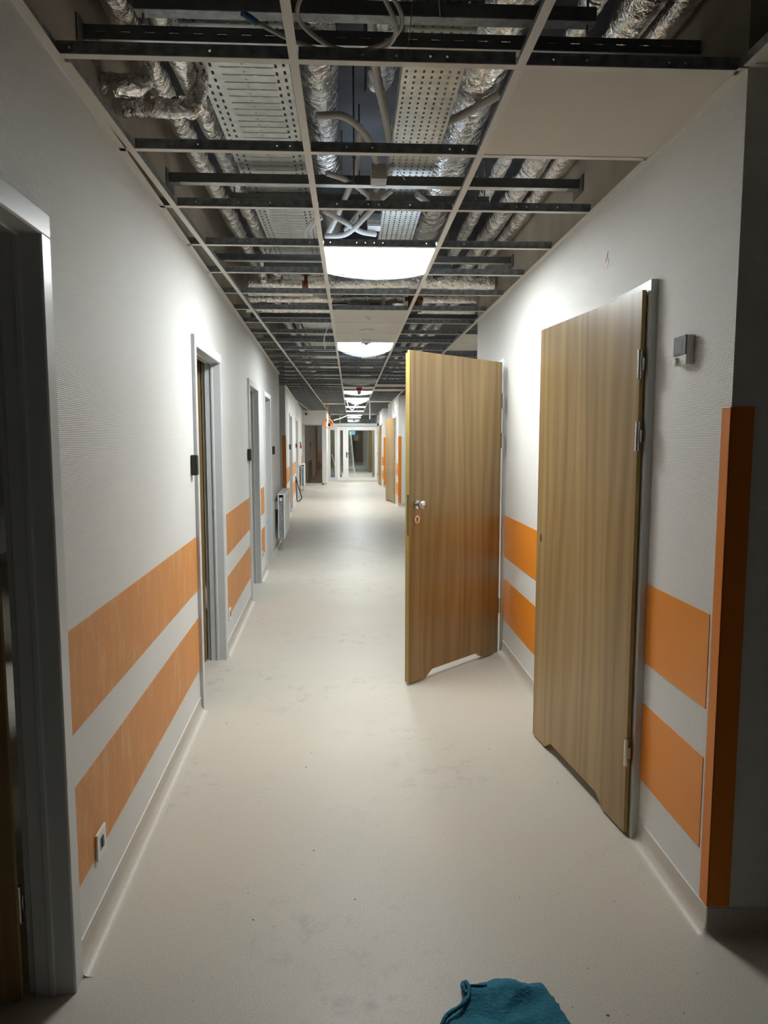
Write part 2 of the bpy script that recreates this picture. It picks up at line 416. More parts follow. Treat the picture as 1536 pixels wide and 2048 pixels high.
# ------------------------------------------------------------------ cove skirting, wall angle
RC = .036
COVE = [(.045, .0004)] + [(.004+RC*(1-math.sin(i/7*PI/2)), .0006+RC*(1-math.cos(i/7*PI/2))) for i in range(8)] + [(.004, HB-.001)]
def skirting(name, label, segs, loc, rot, flip=False, corners=()):
    """coved strip; corners: local (y, direction) where it sweeps round an outer corner"""
    b = MB(); s = -1 if flip else 1
    def strip(P0, P1, m, sm):
        n = len(P0); b.add(P0+P1, [(i, i+1, n+i+1, n+i) for i in range(n-1)], m, sm)
    for a, c_ in segs:
        y0, y1 = s*a, s*c_
        strip([(x, y0, z) for x, z in COVE], [(x, y1, z) for x, z in COVE], 'cove', True)
        b.box(0, .004, y0, y1, HB-.0015, HB, 'white')
        for y in (y0, y1): b.add([(0, y, 0)]+[(x, y, z) for x, z in COVE]+[(0, y, HB)], [tuple(range(len(COVE)+2))], 'cove')
    for y, dr in corners:
        for k in range(6):
            t0, t1 = k/6*PI/2, (k+1)/6*PI/2
            f_ = lambda t: [(x*math.cos(t), s*y-s*dr*x*math.sin(t), z) for x, z in COVE]
            strip(f_(t0), f_(t1), 'cove', True)
    return tag(b.build(name, loc=loc, rot=rot), label, 'skirting', kind='structure')
skirting('baseboard_left', 'beige coved vinyl skirting along the left wall', [(-4, .85), (1.872, 3.835), (4.81, 6.50), (7.43, 8.10), (9.01, 10.86)], LO, LROT)
skirting('baseboard_left_far', 'beige coved skirting along the far left wall', [(13.12, 14.62), (15.70, 18.0), (19.1, 23.9)], L2O, L2ROT)
skirting('baseboard_right', 'beige coved vinyl skirting along the right wall', [(1.966, 2.48), (3.50, 4.86), (5.90, 6.04)], RO, RROT, True, corners=[(1.966, 1)])
skirting('baseboard_right_middle', 'beige skirting along the right wall block', [(15.9, 16.62), (17.65, 20.25)], RO, RROT, True, corners=[(15.9, 1)])
skirting('baseboard_right_far', 'beige skirting along the far right wall', [(22.3, 23.6), (24.6, 26.05)], (1.035,0,0), RROT, True, corners=[(22.3, 1)])
skirting('baseboard_return', 'beige skirting under the shaded right return wall', [(XR, 4.2)], (0, 1.966, 0), -PI/2)
skirting('baseboard_block_front', 'beige skirting under the right block front', [(XR, 4.2)], (0, 15.9, 0), -PI/2)
skirting('baseboard_recess_right', 'beige skirting in the far right recess', [(1.035, 4.2)], (0, 22.3, 0), -PI/2)
skirting('baseboard_recess_left', 'beige skirting in the left side opening', [(-4.5, LX2(13.12))], (0, 13.12, 0), -PI/2)
skirting('baseboard_front', 'beige skirting under the far facing wall', [(-1.6, -1.56), (-.91, -.80)], (0, FY, 0), -PI/2)

def angle_trim(name, label, a, b_, loc, rot, flip=False):
    q = MB(); s = -1 if flip else 1
    q.box(0, .024, s*a, s*b_, ZC, ZC+.002, 'whitem'); q.box(0, .0015, s*a, s*b_, ZC+.002, ZC+.024, 'galv')
    q.box(0, .003, s*a, s*b_, ZC-.003, ZC, 'white')
    return tag(q.build(name, loc=loc, rot=rot), label, 'wall angle', kind='structure')
angle_trim('trim_1', 'white wall angle carrying the grid along the left wall', -1, 10.86, LO, LROT)
angle_trim('trim_2', 'white wall angle along the far left wall', 13.12, 23.9, L2O, L2ROT)
angle_trim('trim_3', 'white wall angle along the right wall', 1.966, 6.04, RO, RROT, True)
angle_trim('trim_4', 'white wall angle along the right wall block', 15.9, 20.25, RO, RROT, True)
angle_trim('trim_5', 'white wall angle along the far right wall', 22.3, 26.05, (1.035,0,0), RROT, True)
angle_trim('trim_6', 'white wall angle over the shaded right return wall', XR, 4.2, (0,1.966,0), -PI/2)
angle_trim('trim_7', 'white wall angle over the far facing wall', -4.5, -.8, (0,FY,0), -PI/2)
angle_trim('trim_8', 'white wall angle over the right block front', XR, 4.2, (0,15.9,0), -PI/2)

# ------------------------------------------------------------------ orange bands, corner guards (parts of their walls)
def bands(parent, segs, m, flip=False, t=.0015):
    s = -1 if flip else 1
    for a, b_ in segs:
        for z0, z1 in ((.235,.524),(.676,.966)):
            q = MB(); q.box(.0, t, s*a, s*b_, z0, z1, m); q.build('wall_band', parent)
bands(wl, [(1.874, 3.833), (4.99, 6.49), (7.60, 8.04)], 'stripeL')
bands(wl2, [(13.17, 14.60), (15.90, 17.98), (22.9, 23.6)], 'stripeL')
bands(wr, [(2.03, 2.478), (3.502, 4.858)], 'stripeR', True, .002)
bands(wr2, [(15.98, 16.60)], 'stripeR', True, .002)
bands(wr3, [(22.38, 23.56), (24.64, 26.0)], 'stripeR', True, .002)
def guard(parent, xc, yc, sx, sy, a=.055, b_=.065, z0=.086, z1=1.574):
    """L-shaped guard; corner at local (xc,yc), wing along y (dir sy) on face x, wing along x (dir sx) on face y"""
    q = MB(); t = .004
    q.box(xc, xc-sx*t, yc-sy*t, yc+sy*a, z0, z1, 'guard'); q.box(xc-sx*t, xc+sx*b_, yc, yc-sy*t, z0, z1, 'guard')
    return q.build('corner_guard', parent, bevel=.0015)
guard(wr, 0, -1.966, -1, -1, .045)
guard(wr2, 0, -15.9, -1, -1)
guard(wr3, 0, -22.3, -1, -1)
guard(wl2, 0, 13.12, -1, 1)
q = MB(); q.box(-.16, -.13, 13.114, 13.12, .24, .95, 'stripeL'); q.build('wall_band', wl2)

# ------------------------------------------------------------------ doors
def frame_mesh(y0, y1, zt=DT, thick=TH, s=1, pr=.026, fc=.05):
    q = MB()
    prof = [(0,0),(pr,0),(pr,fc-.004),(pr-.004,fc),(-.034,fc),(-.036,fc+.007),(-.048,fc+.007),(-.050,fc),(-.087,fc),(-.089,fc-.014),(-thick-.002,fc-.014),(-thick-.002,0),(-thick,0)]
    def jamb(yo, d):
        P = [(x, s*(yo+d*t)) for x, t in prof]
        if d*s < 0: P = P[::-1]
        q.prism(P, 0, zt-fc+.001, 'frame')
        # seal line
        a = s*(yo+d*(fc-.0135)); q.box(-.0895, -.092, a, a+s*d*.003, 0, zt-.05, 'seal')
    jamb(y0, 1); jamb(y1, -1)
    P = [(x, zt-t) for x, t in prof][::-1]
    q.prism(P, s*y0, s*y1, 'frame', axis='y')
    return q
def leaf_poly(w, h, z0=.012, inset=0., notch=True):
    i0 = inset*2.4
    p = [(i0, z0)]
    if notch: p += [(.172*w/.92, z0), (.235*w/.92, z0+.042), (.70*w/.92, z0+.042), (.765*w/.92, z0)]
    p += [(w-inset, z0), (w-inset, h-inset), (i0, h-inset)]
    return p
def leaf_mesh(w=.925, h=2.002, sd=1):
    """u along +x, outer face at y=0, body towards +y"""
    q = MB()
    def slab(poly, a, b_, edge):
        n = len(poly); V = [(p[0], a, p[1]) for p in poly]; W = [(p[0], b_, p[1]) for p in poly]
        # cut n-gon into convex strips: left, middle, right
        q.add(V, [(0,1,2,3,4,5,6,7)], 'wood'); q.add(W, [(7,6,5,4,3,2,1,0)], 'wood')
        q.add(V+W, [(i, n+i, n+(i+1) % n, (i+1) % n) for i in range(n)], edge)
    slab(leaf_poly(w, h), 0, sd*.016, 'woodedge'); slab(leaf_poly(w, h, inset=.013), sd*.016, sd*.042, 'woodedge')
    return q
def hinge(parent, z, x=-.006, y=.0, s=1):
    q = MB(); q.cyl((x, y, z-.05), (x, y, z+.05), .0085, 'chrome', 14)
    for zz in (z-.05, z-.018, z+.018, z+.05): q.cyl((x, y, zz-.0015), (x, y, zz+.0015), .0095, 'chrome', 14)
    q.box(x-.013, x, y-.010, y-.002, z-.022, z+.022, 'chrome')
    return q.build('hinge', parent)
def knob(parent, u, z, side=-1):
    q = MB(); q.tube([(u,0,z),(u,side*.008,z),(u,side*.009,z)], .026, 'chrome', 28)
    k = q.build('rosette', parent)
    q = MB(); q.tube([(u,side*.009,z),(u,side*.03,z)], .011, 'chrome', 20)
    prof = [(.030,.016),(.034,.024),(.040,.0265),(.056,.0265),(.060,.0245),(.0605,.0)]
    vs = []; fs = []; seg = 28
    for d_, r in prof:
        for i in range(seg):
            a = 2*PI*i/seg; vs.append((u+r*math.cos(a), side*d_, z+r*math.sin(a)))
    for j in range(len(prof)-1):
        for i in range(seg): fs.append((j*seg+i, j*seg+(i+1) % seg, (j+1)*seg+(i+1) % seg, (j+1)*seg+i))
    q.add(vs, fs, 'chrome', True)
    q.build('knob', parent)
    q = MB(); q.tube([(u,0,z-.09),(u,side*.008,z-.09),(u,side*.009,z-.09)], .026, 'chrome', 28)
    q.tube([(u,side*.009,z-.085),(u,side*.0098,z-.085)], .006, 'hole', 12); q.box(u-.003, u+.003, side*.009, side*.0098, z-.105, z-.085, 'hole')
    q.build('lock_plate', parent)

def left_door(i, rng, loc, rot, label, ang=86):
    d = empty('door_%d' % i, loc, rot); tag(d, label, 'door', kind='structure')
    frame_mesh(rng[0], rng[1], pr=.018, fc=.058).build('frame', d, bevel=.0015)
    lf = leaf_mesh(.90, 1.985, -1); o = lf.build('leaf', d, (-.111, rng[1]-.088, 0), PI + math.radians(90-ang))
    for z in (.25, 1.5, 1.75): hinge(o, z, .012, -.052)
    return d
left_door(1, LD[0], LO, LROT, 'nearest dark doorway on the left with steel frame and inward-open leaf')
left_door(2, LD[1], LO, LROT, 'second left doorway with grey frame and oak leaf edge showing')
left_door(3, LD[2], LO, LROT, 'third left doorway with grey steel frame, after the banded wall')
left_door(4, LD[3], LO, LROT, 'fourth left doorway just before the radiator')
left_door(5, LD2[0], L2O, L2ROT, 'far left doorway beyond the tall orange guard')
left_door(6, LD2[1], L2O, L2ROT, 'last left doorway near the red call point')

def right_door(i, rng, label, p0, p1, hz=(.33, 1.495, 1.745), w=.925, h=2.002, knobz=None, loc=RO):
    d = empty('door_%d' % i, loc, RROT); tag(d, label, 'door', kind='structure')
    frame_mesh(rng[0], rng[1], s=-1).build('frame', d, bevel=.0015)
    # world -> local of the frame
    a = (loc[0]-p0[0], -p0[1]); b_ = (loc[0]-p1[0], -p1[1])
    ang = math.atan2(b_[1]-a[1], b_[0]-a[0])
    lf = leaf_mesh(w, h, -1)
    o = lf.build('leaf', d, (a[0], a[1], 0), ang)
    return d, o
# leaf face (y=0) must look at the corridor; body towards +y of the leaf frame
d7, o7 = right_door(7, RD[0], 'nearest oak door on the right, ajar, with undercut bottom and no handle', (1.019, 2.503), (.912, 3.405))
for z in (.33, 1.495, 1.745): hinge(o7, z, -.007, .004)
q = MB(); q.tube([(.872,.0005,1.027),(.872,.001,1.027)], .0055, 'hole', 12); q.box(.8665, .8775, .0, .0008, .995, 1.027, 'hole')
q.tube([(.857,.0005,1.008),(.857,.001,1.008)], .002, 'hole', 8); q.tube([(.887,.0005,1.008),(.887,.001,1.008)], .002, 'hole', 8)
q.build('keyhole', o7)
d8, o8 = right_door(8, RD[1], 'wide open oak door with round steel knob, second on the right', (1.020, 4.815), (.337, 4.176))
for z in (.34, 1.48, 1.745): hinge(o8, z, -.007, .004)
knob(o8, .862, 1.10, 1)
q = MB(); q.box(.9252, .9262, -.014, -.004, .92, 1.16, 'chrome'); q.build('lock_strip', o8)
d10, o10 = right_door(10, RD2[0], 'oak door ajar at the right wall block far down the corridor', (1.02, 16.66), (.865, 17.56))
for z in (.33, 1.495, 1.745): hinge(o10, z, -.007, .004)
d11 = empty('door_11', (1.035,0,0), RROT); tag(d11, 'narrow dark doorway by the glass partition on the right', 'door', kind='structure')
frame_mesh(23.6, 24.6, s=-1).build('frame', d11)
leaf = leaf_mesh(.9, 1.985).build('leaf', d11, (.03, -23.64, 0), -PI/2+.03)

# ------------------------------------------------------------------ ceiling grid
def tee_mesh(L, main=False, seed=0):
    """runs along +x from 0 to L, centred on y=0, flange bottom at z=0"""
    r = random.Random(seed); q = MB()
    q.box(0, L, -.012, .012, 0, .0022, 'whitem')
    h = .038
    q.box(0, L, -.0018, .0018, h-.007, h, 'galv')
    holes = []
    if L > .1:
        x = .03
        while x < L-.03:
            if r.random() < .38: holes.append((x, x+.0055, .017, .0225))
            x += .045
    V = lambda u, v: (u, 0, .0022+v)
    q.sheet(L, h-.009, holes, V, 'galv')
    return q
_tee = {}
ORD = ['first','second','third','fourth','fifth','sixth','seventh','eighth','ninth','tenth','eleventh','twelfth','thirteenth','fourteenth','fifteenth','sixteenth','seventeenth','eighteenth','nineteenth','twentieth']
def ordw(n):
    if n < 20: return ORD[n]
    t = {2:'twenty', 3:'thirty', 4:'forty'}[(n+1)//10]
    u = (n+1) % 10
    return {2:'twentieth',3:'thirtieth',4:'fortieth'}[(n+1)//10] if u == 0 else t+'-'+ORD[u-1]
def cross(x0, x1, y, label, var=0):
    key = (round(x1-x0, 3), var % 4)
    if key not in _tee:
        q = tee_mesh(x1-x0, seed=int(key[0]*1000)+key[1]); o = q.build('ceiling_cross_tee', loc=(x0, y, ZC)); _tee[key] = o
    else:
        o = _tee[key].copy(); COL.objects.link(o); o.location = (x0, y, ZC)
    tag(o, label, 'ceiling grid bar', 'cross tees of the ceiling grid'); return o
def solid_c(k): return k in (3, 9)
NK = 41
for k in range(NK):
    y = TY(k)
    if y > 26: break
    lx = leftx(y)
    opening = 10.86 < y < 13.12
    if k > 0:
        if opening: lx = XT-.6
        elif y > 13: pass
        if y < 13.2 and not opening:
            if XT-lx > .03: cross(lx+.001, XT-.012, y, 'short cross tee between left wall and first long tee, %s row' % ordw(k))
        else:
            cross(max(lx, XT-.598)+.001, XT-.012, y, 'cross tee of the outer left bay, %s row down the corridor' % ordw(k))
            if lx < XT-.64 and not opening: cross(lx+.001, XT-.62, y, 'stub cross tee at the far left wall, %s row' % ordw(k))
    if k == 0: cross(lx+.012, XA-.012, y, 'long cross tee at left wall nearest the viewpoint', 1)
    else: cross(XT+.012, XA-.012, y, 'cross tee left of the lights, %s row down the corridor' % ordw(k), k)
    cross(XA+.012, XB-.012, y, 'cross tee in the bay of the lights, %s row down the corridor' % ordw(k), k)
    rx = XR if y < 22 else 1.035
    cross(XB+.012, rx-.012, y, 'cross tee right of the lights, %s row down the corridor' % ordw(k), k)
    if 6.04 < y < 15.9:
        for j in range(3): cross(XR+.012+.6*j, XR+.6*j+.588, y, 'cross tee over the right side hall, %s row, %s from the corridor' % (ordw(k), ORD[j]), k)
def main_tee(x, y0, y1, label, x1=None):
    q = MB(); L = y1-y0
    V = lambda a, b_, z: None
    q.box(-.012, .012, 0, L, 0, .0022, 'whitem'); q.box(-.0018, .0018, 0, L, .031, .038, 'galv')
    q.box(-.0006, .0006, 0, L, .0022, .031, 'galv')
    o = q.build('ceiling_main_tee', loc=(x, y0, ZC-.0004))
    if x1 is not None: o.rotation_euler = (0,0,-math.atan2(x1-x, L))
    return tag(o, label, 'ceiling grid bar', 'long main tees of the ceiling grid')
main_tee(XT, 2.02, 23.9, 'long white main tee closest to the left wall')
main_tee(XA, .6, 26.0, 'long white main tee along the left edge of the lights')
main_tee(XB, .6, 26.0, 'long white main tee along the right edge of the lights')
main_tee(XR-.006, 6.04, 15.9, 'white main tee continuing the right wall line over the side hall')
main_tee(XR-.006, .6, 1.955, 'white main tee starting at the near right wall corner')
main_tee(XT-.6, 10.9, 13.1, 'main tee in the left side opening')
main_tee(XT-.612, 17.5, 23.9, 'short main tee by the far left wall')
for j in (1, 2): main_tee(XR+.6*j, 6.06, 15.88, 'main tee over the right side hall, %s from the corridor' % ORD[j-1])
main_tee(XT-.012, 1.0, 2.0, 'white main tee stub touching the left wall at the near end')

# ceiling tiles
def tile(x0, x1, y0, y1, label, name='ceiling_tile'):
    q = MB(); q.box(x0+.003, x1-.003, y0+.003, y1-.003, ZC+.0025, ZC+.018, 'tile')
    o = q.build(name); return tag(o, label, 'ceiling tile', 'white ceiling tiles')
tile(XB, XR-.004, TY(0), TY(1), 'large white ceiling tile at the near right corner')
tile(XR, 1.66, TY(-1), 1.95, 'white ceiling tile beyond the near right wall corner')
tile(1.66, 2.26, TY(-1), 1.95, 'white ceiling tile out past the near right corner')
tile(XA, XB, TY(6), TY(7), 'white ceiling tile holding the single round downlight')
tile(XA, XB, TY(7), TY(8), 'white ceiling tile holding the triple emergency spot')
tile(XA, XB, TY(8), TY(9), 'white ceiling tile holding the square motion sensor')
tile(XA, XB, TY(19), TY(20), 'white ceiling tile carrying the nearer red fire detector')
tile(XA, XB, TY(22), TY(23), 'white ceiling tile right behind the third light')
tile(XA, XB, TY(27), TY(28), 'white ceiling tile carrying the farther red fire detector')
tile(XB, XR-.006, TY(18), TY(19), 'white tile right of the lights, nearer of the pair')
tile(XB, XR-.006, TY(20), TY(21), 'white tile right of the lights, farther of the pair')
tile(XB, XR-.006, TY(27), TY(28), 'single white tile far down right of the lights')
tile(XT, XA, TY(29), TY(30), 'single white tile left of the lights before the orange coil')
tile(XR, XR+.6, TY(8), TY(9), 'white tile over the right side hall, nearer one')
tile(XR, XR+.6, TY(9), TY(10), 'white tile over the right side hall, farther one')
tile(XR, XR+.6, TY(19), TY(20), 'lone white tile deep in the right side hall')

# ------------------------------------------------------------------ lights
def film_mesh(sag, seed, over=0., w=.574, l=.572, m='film'):
    q = MB(); n = 26; V = []; F = []
    for j in range(n+1):
        for i in range(n+1):
            u = i/n; v = j/n
            x = (u-.5)*w; y = (v-.5)*l
            s_ = sag*4*u*(1-u)*(v**1.4)*(1-v*.0)*1.0 if over else sag*16*u*(1-u)*v*(1-v)*.5
            edge = min(u, 1-u, v, 1-v)
            z = -s_ - .006*(.5+noise.noise(Vector((x*9+seed, y*22+x*12, seed))))*min(1, edge*9) - .004
            if over: y += over*v*v*4*u*(1-u)
            V.append((x, y, z))
    for j in range(n):
        for i in range(n): a = j*(n+1)+i; F.append((a, a+1, a+n+2, a+n+1))
    q.add(V, F, m, True); return q
def light(k, label, sag=.02, over=0., lit=True, seed=0, y=None):
    yc = (TY(k)+TY(k+1))/2 if y is None else y
    d = empty('ceiling_light', ((XA+XB)/2, yc, ZC)); tag(d, label, 'ceiling light', 'square ceiling light panels')
    q = MB()
    for a in ((-.295,.295,-.295,-.282),(-.295,.295,.282,.295),(-.295,-.282,-.282,.282),(.282,.295,-.282,.282)): q.box(*a, .0025, .014, 'white')
    q.box(-.295, .295, -.295, .295, .016, .03, 'lampback' if lit else 'whitem'); q.build('frame', d)
    q = MB(); q.box(-.282, .282, -.282, .282, .006, .015, 'lamp' if lit else 'tile'); q.build('diffuser', d)
    film_mesh(sag, seed, over, m='film' if lit else 'film2').build('film_cover', d)
    return d
light(3, 'nearest glowing square panel under crumpled protective film', .03, .012, seed=1)
light(9, 'second glowing square panel with film bulging down at its far edge', .075, .05, seed=5)
light(17, 'unlit panel draped in wrinkled film before the red detector', .05, .02, False, 9, (TY(16)+TY(18))/2)
light(21, 'third glowing panel, just behind the red fire detector', .05, .03, seed=12)
light(25, 'fourth glowing panel with drooping film and a loose white cable', .12, .03, seed=17)
light(32, 'fifth glowing panel, small in the distance', .03, 0, seed=21)
light(37, 'sixth glowing panel, the last before the glass partition', .03, 0, seed=25)
for j, yy in enumerate((28.6, 31.5)): light(0, ('glowing panel right behind the glass partition', 'farthest glowing panel beyond the glass partition')[j], .03, 0, seed=30+j, y=yy)

# fittings in tiles
def fitting(name, x, y, label, cat): return tag(empty(name, (x, y, ZC)), label, cat)
d = fitting('downlight', .155, 5.92, 'small round white downlight in the first centre tile', 'downlight')
q = MB(); q.tube([(0,0,.002),(0,0,-.004)], .045, 'white', 28); q.build('ring', d)
q = MB(); q.tube([(0,0,-.0045),(0,0,-.006)], .022, 'galv', 20); q.build('lens', d)
d = fitting('emergency_spot', .15, 6.55, 'round emergency fitting with three small spots in the second centre tile', 'emergency light')
q = MB(); q.tube([(0,0,.002),(0,0,-.003)], .05, 'tile', 28); q.build('base', d)
for dx in (-.05, 0, .05): q = MB(); q.tube([(dx,0,-.003),(dx,0,-.008)], .018, 'white', 16); q.build('spot', d)
d = fitting('motion_sensor', .16, 7.22, 'square white motion sensor with dark lens before the second light', 'sensor')
q = MB(); q.box(-.05, .05, -.05, .05, -.03, .001, 'white'); q.build('housing', d, bevel=.004)
q = MB(); q.tube([(0,0,-.03),(0,0,-.045)], .024, 'galv', 20, rf=lambda t: 1-.4*t); q.build('lens', d)
def detector(y, label):
    d = fitting('fire_detector', .166, y, label, 'fire detector')
    q = MB(); q.box(-.055, .055, -.055, .055, -.055, .001, 'red'); q.build('base', d, bevel=.006)
    q = MB(); q.tube([(0,0,-.055),(0,0,-.09),(0,0,-.10)], .042, 'whitem', 20); q.tube([(0,0,-.10),(0,0,-.125)], .02, 'copper', 14); q.build('head', d)
detector(13.6, 'red fire detector hanging before the third light')
detector(18.6, 'smaller looking red fire detector behind the fourth light')

# ------------------------------------------------------------------ services above the grid
def perf_tray(name, x0, w, y0, y1, z, kind, label, hs=.06, ydet=9.5):
    d = empty(name, (x0, y0, z)); tag(d, label, 'cable tray', 'perforated cable trays')
    L = min(ydet, y1)-y0; q = MB()
    if kind == 'L':
        pitch = .05; n = int(L/pitch)
        for r in range(n):
            a = r*pitch; H = []
            for cx, off in ((.018, 0), (.045, .5), (w-.045, .5), (w-.018, 0)):
                s0 = .012+off*.018; H.append((cx-.0045, cx+.0045, s0, s0+.024))
            H += [(.085, .145, .046, .0495), (.158, .182, .046, .0495), (.195, .255, .046, .0495)] if False else \
                 [(.075, .137, .044, .0485), (.150, .176, .044, .0485), (.189, .248, .044, .0485), (.146, .154, .020, .026)]
            q.sheet(w, pitch, H, lambda u, v, a=a: (u, a+v, 0), 'galvl')
            # pressed rims beside the long slots
            q.box(.073, .250, a+.0415, a+.0432, -.0012, 0, 'galvl')
    else:
        pitch = .0375; n = int(L/pitch)
        for r in range(n):
            a = r*pitch
            H = [(w*(i+.5)/7-.004, w*(i+.5)/7+.004, .010, .027) for i in range(7)]
            q.sheet(w, pitch, H, lambda u, v, a=a: (u, a+v, 0), 'galvl')
    L2 = n*pitch
    q.add([(0,L2,0),(w,L2,0),(w,y1-y0,0),(0,y1-y0,0)], [(0,1,2,3)], 'galvl')
    q.build('perforated_bottom', d)
    q = MB()
    for x in (0, w): q.box(x-.0008, x+.0008, 0, y1-y0, -.001, hs, 'galvl')
    q.build('side_rail', d)
    return d
perf_tray('cable_tray', -.498, .303, 1.2, 25.5, 2.70, 'L', 'wide galvanised cable tray with slotted bottom left of the lights')
perf_tray('cable_tray', .178, .203, 1.2, 25.5, 2.70, 'R', 'narrower perforated cable tray with rows of short slots above the lights')

def pipe(name, label, pts, r, m='foil', seg=20, amp=.006, nf=9, cat='insulated pipe', grp='foil wrapped pipes above the grid', step=.05, bands_=True):
    P = []
    for a, b_ in zip(pts[:-1], pts[1:]):
        n = max(2, int((Vector(b_)-Vector(a)).length/step)); P += line(a, b_, n)[:-1]
    P.append(pts[-1])
    q = MB(); q.tube(P, r, m, seg, amp=amp, nf=nf, seed=rnd.random()*50)
    o = q.build(name)
    return tag(o, label, cat, grp)
# left pair
pipe('foil_pipe', 'foil wrapped pipe running closest to the left wall', [(-.70,2.0,2.80),(-.70,8,2.80)], .047)
pipe('foil_pipe', 'far length of the pipe running closest to the left wall', [(-.70,8.0,2.80),(-.70,23,2.80)], .047, amp=.003, step=.25, seg=12)
pipe('foil_pipe', 'foil wrapped pipe between the wall pipe and the wide cable tray', [(-.578,1.5,2.80),(-.578,8,2.80)], .043)
pipe('foil_pipe', 'far length of the pipe beside the wide cable tray', [(-.578,8.0,2.80),(-.578,23,2.80)], .043, amp=.003, step=.25, seg=12)
# right trio
for x, r, lab in ((.735, .036, 'thin foil pipe, first right of the lights'), (.885, .058, 'thick foil pipe in the middle of the right trio'), (1.01, .047, 'foil pipe closest to the right wall')):
    pipe('foil_pipe', lab, [(x,1.2,2.80),(x,5.2,2.80),(x,9,2.80)], r, amp=.008)
    pipe('foil_pipe', 'far length of the ' + lab.replace('foil ', ''), [(x,9,2.80),(x,22,2.80)], r, amp=.003, step=.25, seg=12)
# ducts in the middle
pipe('foil_duct', 'tall foil wrapped duct above the left edge of the lights', [(-.125,1.0,2.94),(-.125,12,2.94)], .085, amp=.012, nf=6, cat='duct', grp='foil wrapped ducts')
pipe('foil_duct', 'large round foil duct right of the narrow cable tray', [(.50,1.0,2.93),(.50,13,2.93)], .125, amp=.016, nf=5, seg=28, cat='duct', grp='foil wrapped ducts')
pipe('foil_duct', 'foil duct just left of the narrow cable tray', [(.135,1.0,3.0),(.135,3.15,3.0)], .07, amp=.010, nf=6, cat='duct', grp='foil wrapped ducts')
# cross runs
pipe('foil_pipe', 'foil pipe crossing under the trays, nearer thick run', [(-.30,5.36,2.625),(.3,5.33,2.635),(1.05,5.28,2.62)], .050, amp=.010, m='foil')
pipe('foil_pipe', 'short foil pipe crossing from the left wall to the valve', [(-.75,5.46,2.64),(-.35,5.45,2.63)], .034, m='foilw', amp=.004)
pipe('foil_pipe', 'pale foil pipe below the valve run on the left', [(-.77,5.58,2.60),(-.28,5.56,2.60)], .030, m='foilw', amp=.004)
pipe('foil_pipe', 'foil pipe crossing wall to wall, upper of the far pair', [(-.86,6.02,2.64),(.45,6.0,2.64)], .036, m='foil', amp=.005)
pipe('foil_pipe', 'pale foil pipe crossing wall to wall, lower of the far pair', [(-.86,6.12,2.575),(-.2,6.12,2.575),(.42,6.12,2.575)], .034, m='foilw', amp=.003)
pipe('foil_pipe', 'short foil pipe right of the brown valve, upper', [(.60,6.0,2.64),(1.05,6.0,2.64)], .034, m='foil', amp=.004)
pipe('foil_pipe', 'short foil pipe right of the brown valve, lower', [(.60,6.12,2.575),(1.05,6.12,2.575)], .034, m='foilw', amp=.003)
# elbows at the left wall
pipe('foil_elbow', 'crumpled foil elbow coming out of the left wall, nearer', smooth_path([(-.79,2.42,2.60),(-.72,2.42,2.60),(-.665,2.42,2.61),(-.65,2.43,2.66),(-.65,2.44,2.77)], 6), .034, amp=.008, nf=14, step=.02)
pipe('foil_elbow', 'longer crumpled foil elbow coming out of the left wall', smooth_path([(-.79,2.56,2.60),(-.66,2.56,2.60),(-.53,2.56,2.60),(-.51,2.56,2.66),(-.51,2.57,2.77)], 6), .034, amp=.008, nf=14, step=.02)
pipe('foil_elbow', 'foil drop on the left just before the crossing pipes', smooth_path([(-.62,5.2,2.80),(-.63,5.35,2.78),(-.64,5.42,2.70),(-.64,5.44,2.63)], 6), .042, amp=.008, nf=14, step=.02)
pipe('foil_elbow', 'second foil drop beside the first before the crossing pipes', smooth_path([(-.52,5.0,2.80),(-.52,5.15,2.77),(-.52,5.22,2.70),(-.52,5.24,2.64)], 6), .038, amp=.008, nf=14, step=.02)
def blob(name, label, cat, parts):
    q = MB()
    for p0, p1, r, m in parts: q.cyl(p0, p1, r, m, 14)
    return tag(q.build(name), label, cat)
blob('pipe_valve', 'rusty brass valve with red handle on the left crossing pipe', 'valve', [((-.37,5.45,2.63),(-.28,5.45,2.63),.03,'copper'),((-.325,5.45,2.63),(-.325,5.45,2.70),.012,'copper'),((-.325,5.45,2.70),(-.325,5.45,2.712),.036,'red')])
blob('pipe_valve', 'brown valve pair between the far crossing pipes', 'valve', [((.45,6.0,2.64),(.6,6.0,2.64),.018,'copper'),((.47,6.12,2.575),(.6,6.12,2.575),.018,'copper'),((.5,6.0,2.56),(.5,6.0,2.68),.02,'copper'),((.56,6.05,2.56),(.56,6.05,2.66),.018,'copper')])

# slotted channels spanning the corridor
def channel(y, x0, x1, z, label, brk=True):
    d = empty('support_channel', (x0, y, z)); tag(d, label, 'support channel', 'slotted steel channels above the grid')
    L = x1-x0; q = MB(); H = []; x = .04
    while x < L-.06:
        H.append((x, x+.028, .012, .021)); H.append((x+.042, x+.048, .013, .020)); x += .07
    q.sheet(L, .04, H, lambda u, v: (u, -.02, v), 'blk')
    q.box(0, L, -.0195, .02, -.0015, .0, 'galvl'); q.box(0, L, .018, .02, 0, .04, 'blk')
    q.build('rail', d)
    if brk:
        for xx in (0, L):
            q = MB(); s_ = 1 if xx == 0 else -1
            q.box(xx, xx+s_*.004, -.07, .07, -.03, .045, 'blk'); q.box(xx, xx+s_*.05, -.022, .022, -.004, .0, 'galv'); q.build('wall_bracket', d)
    return d
channel(2.26, LX(2.26)+.002, XR+.24, 2.645, 'nearest slotted channel spanning the corridor wall to wall')
channel(3.40, LX(3.4)+.002, XR-.002, 2.640, 'second slotted channel with wall brackets at both ends')
channel(4.80, LX(4.8)+.002, XR-.002, 2.640, 'third slotted channel, over the first light')
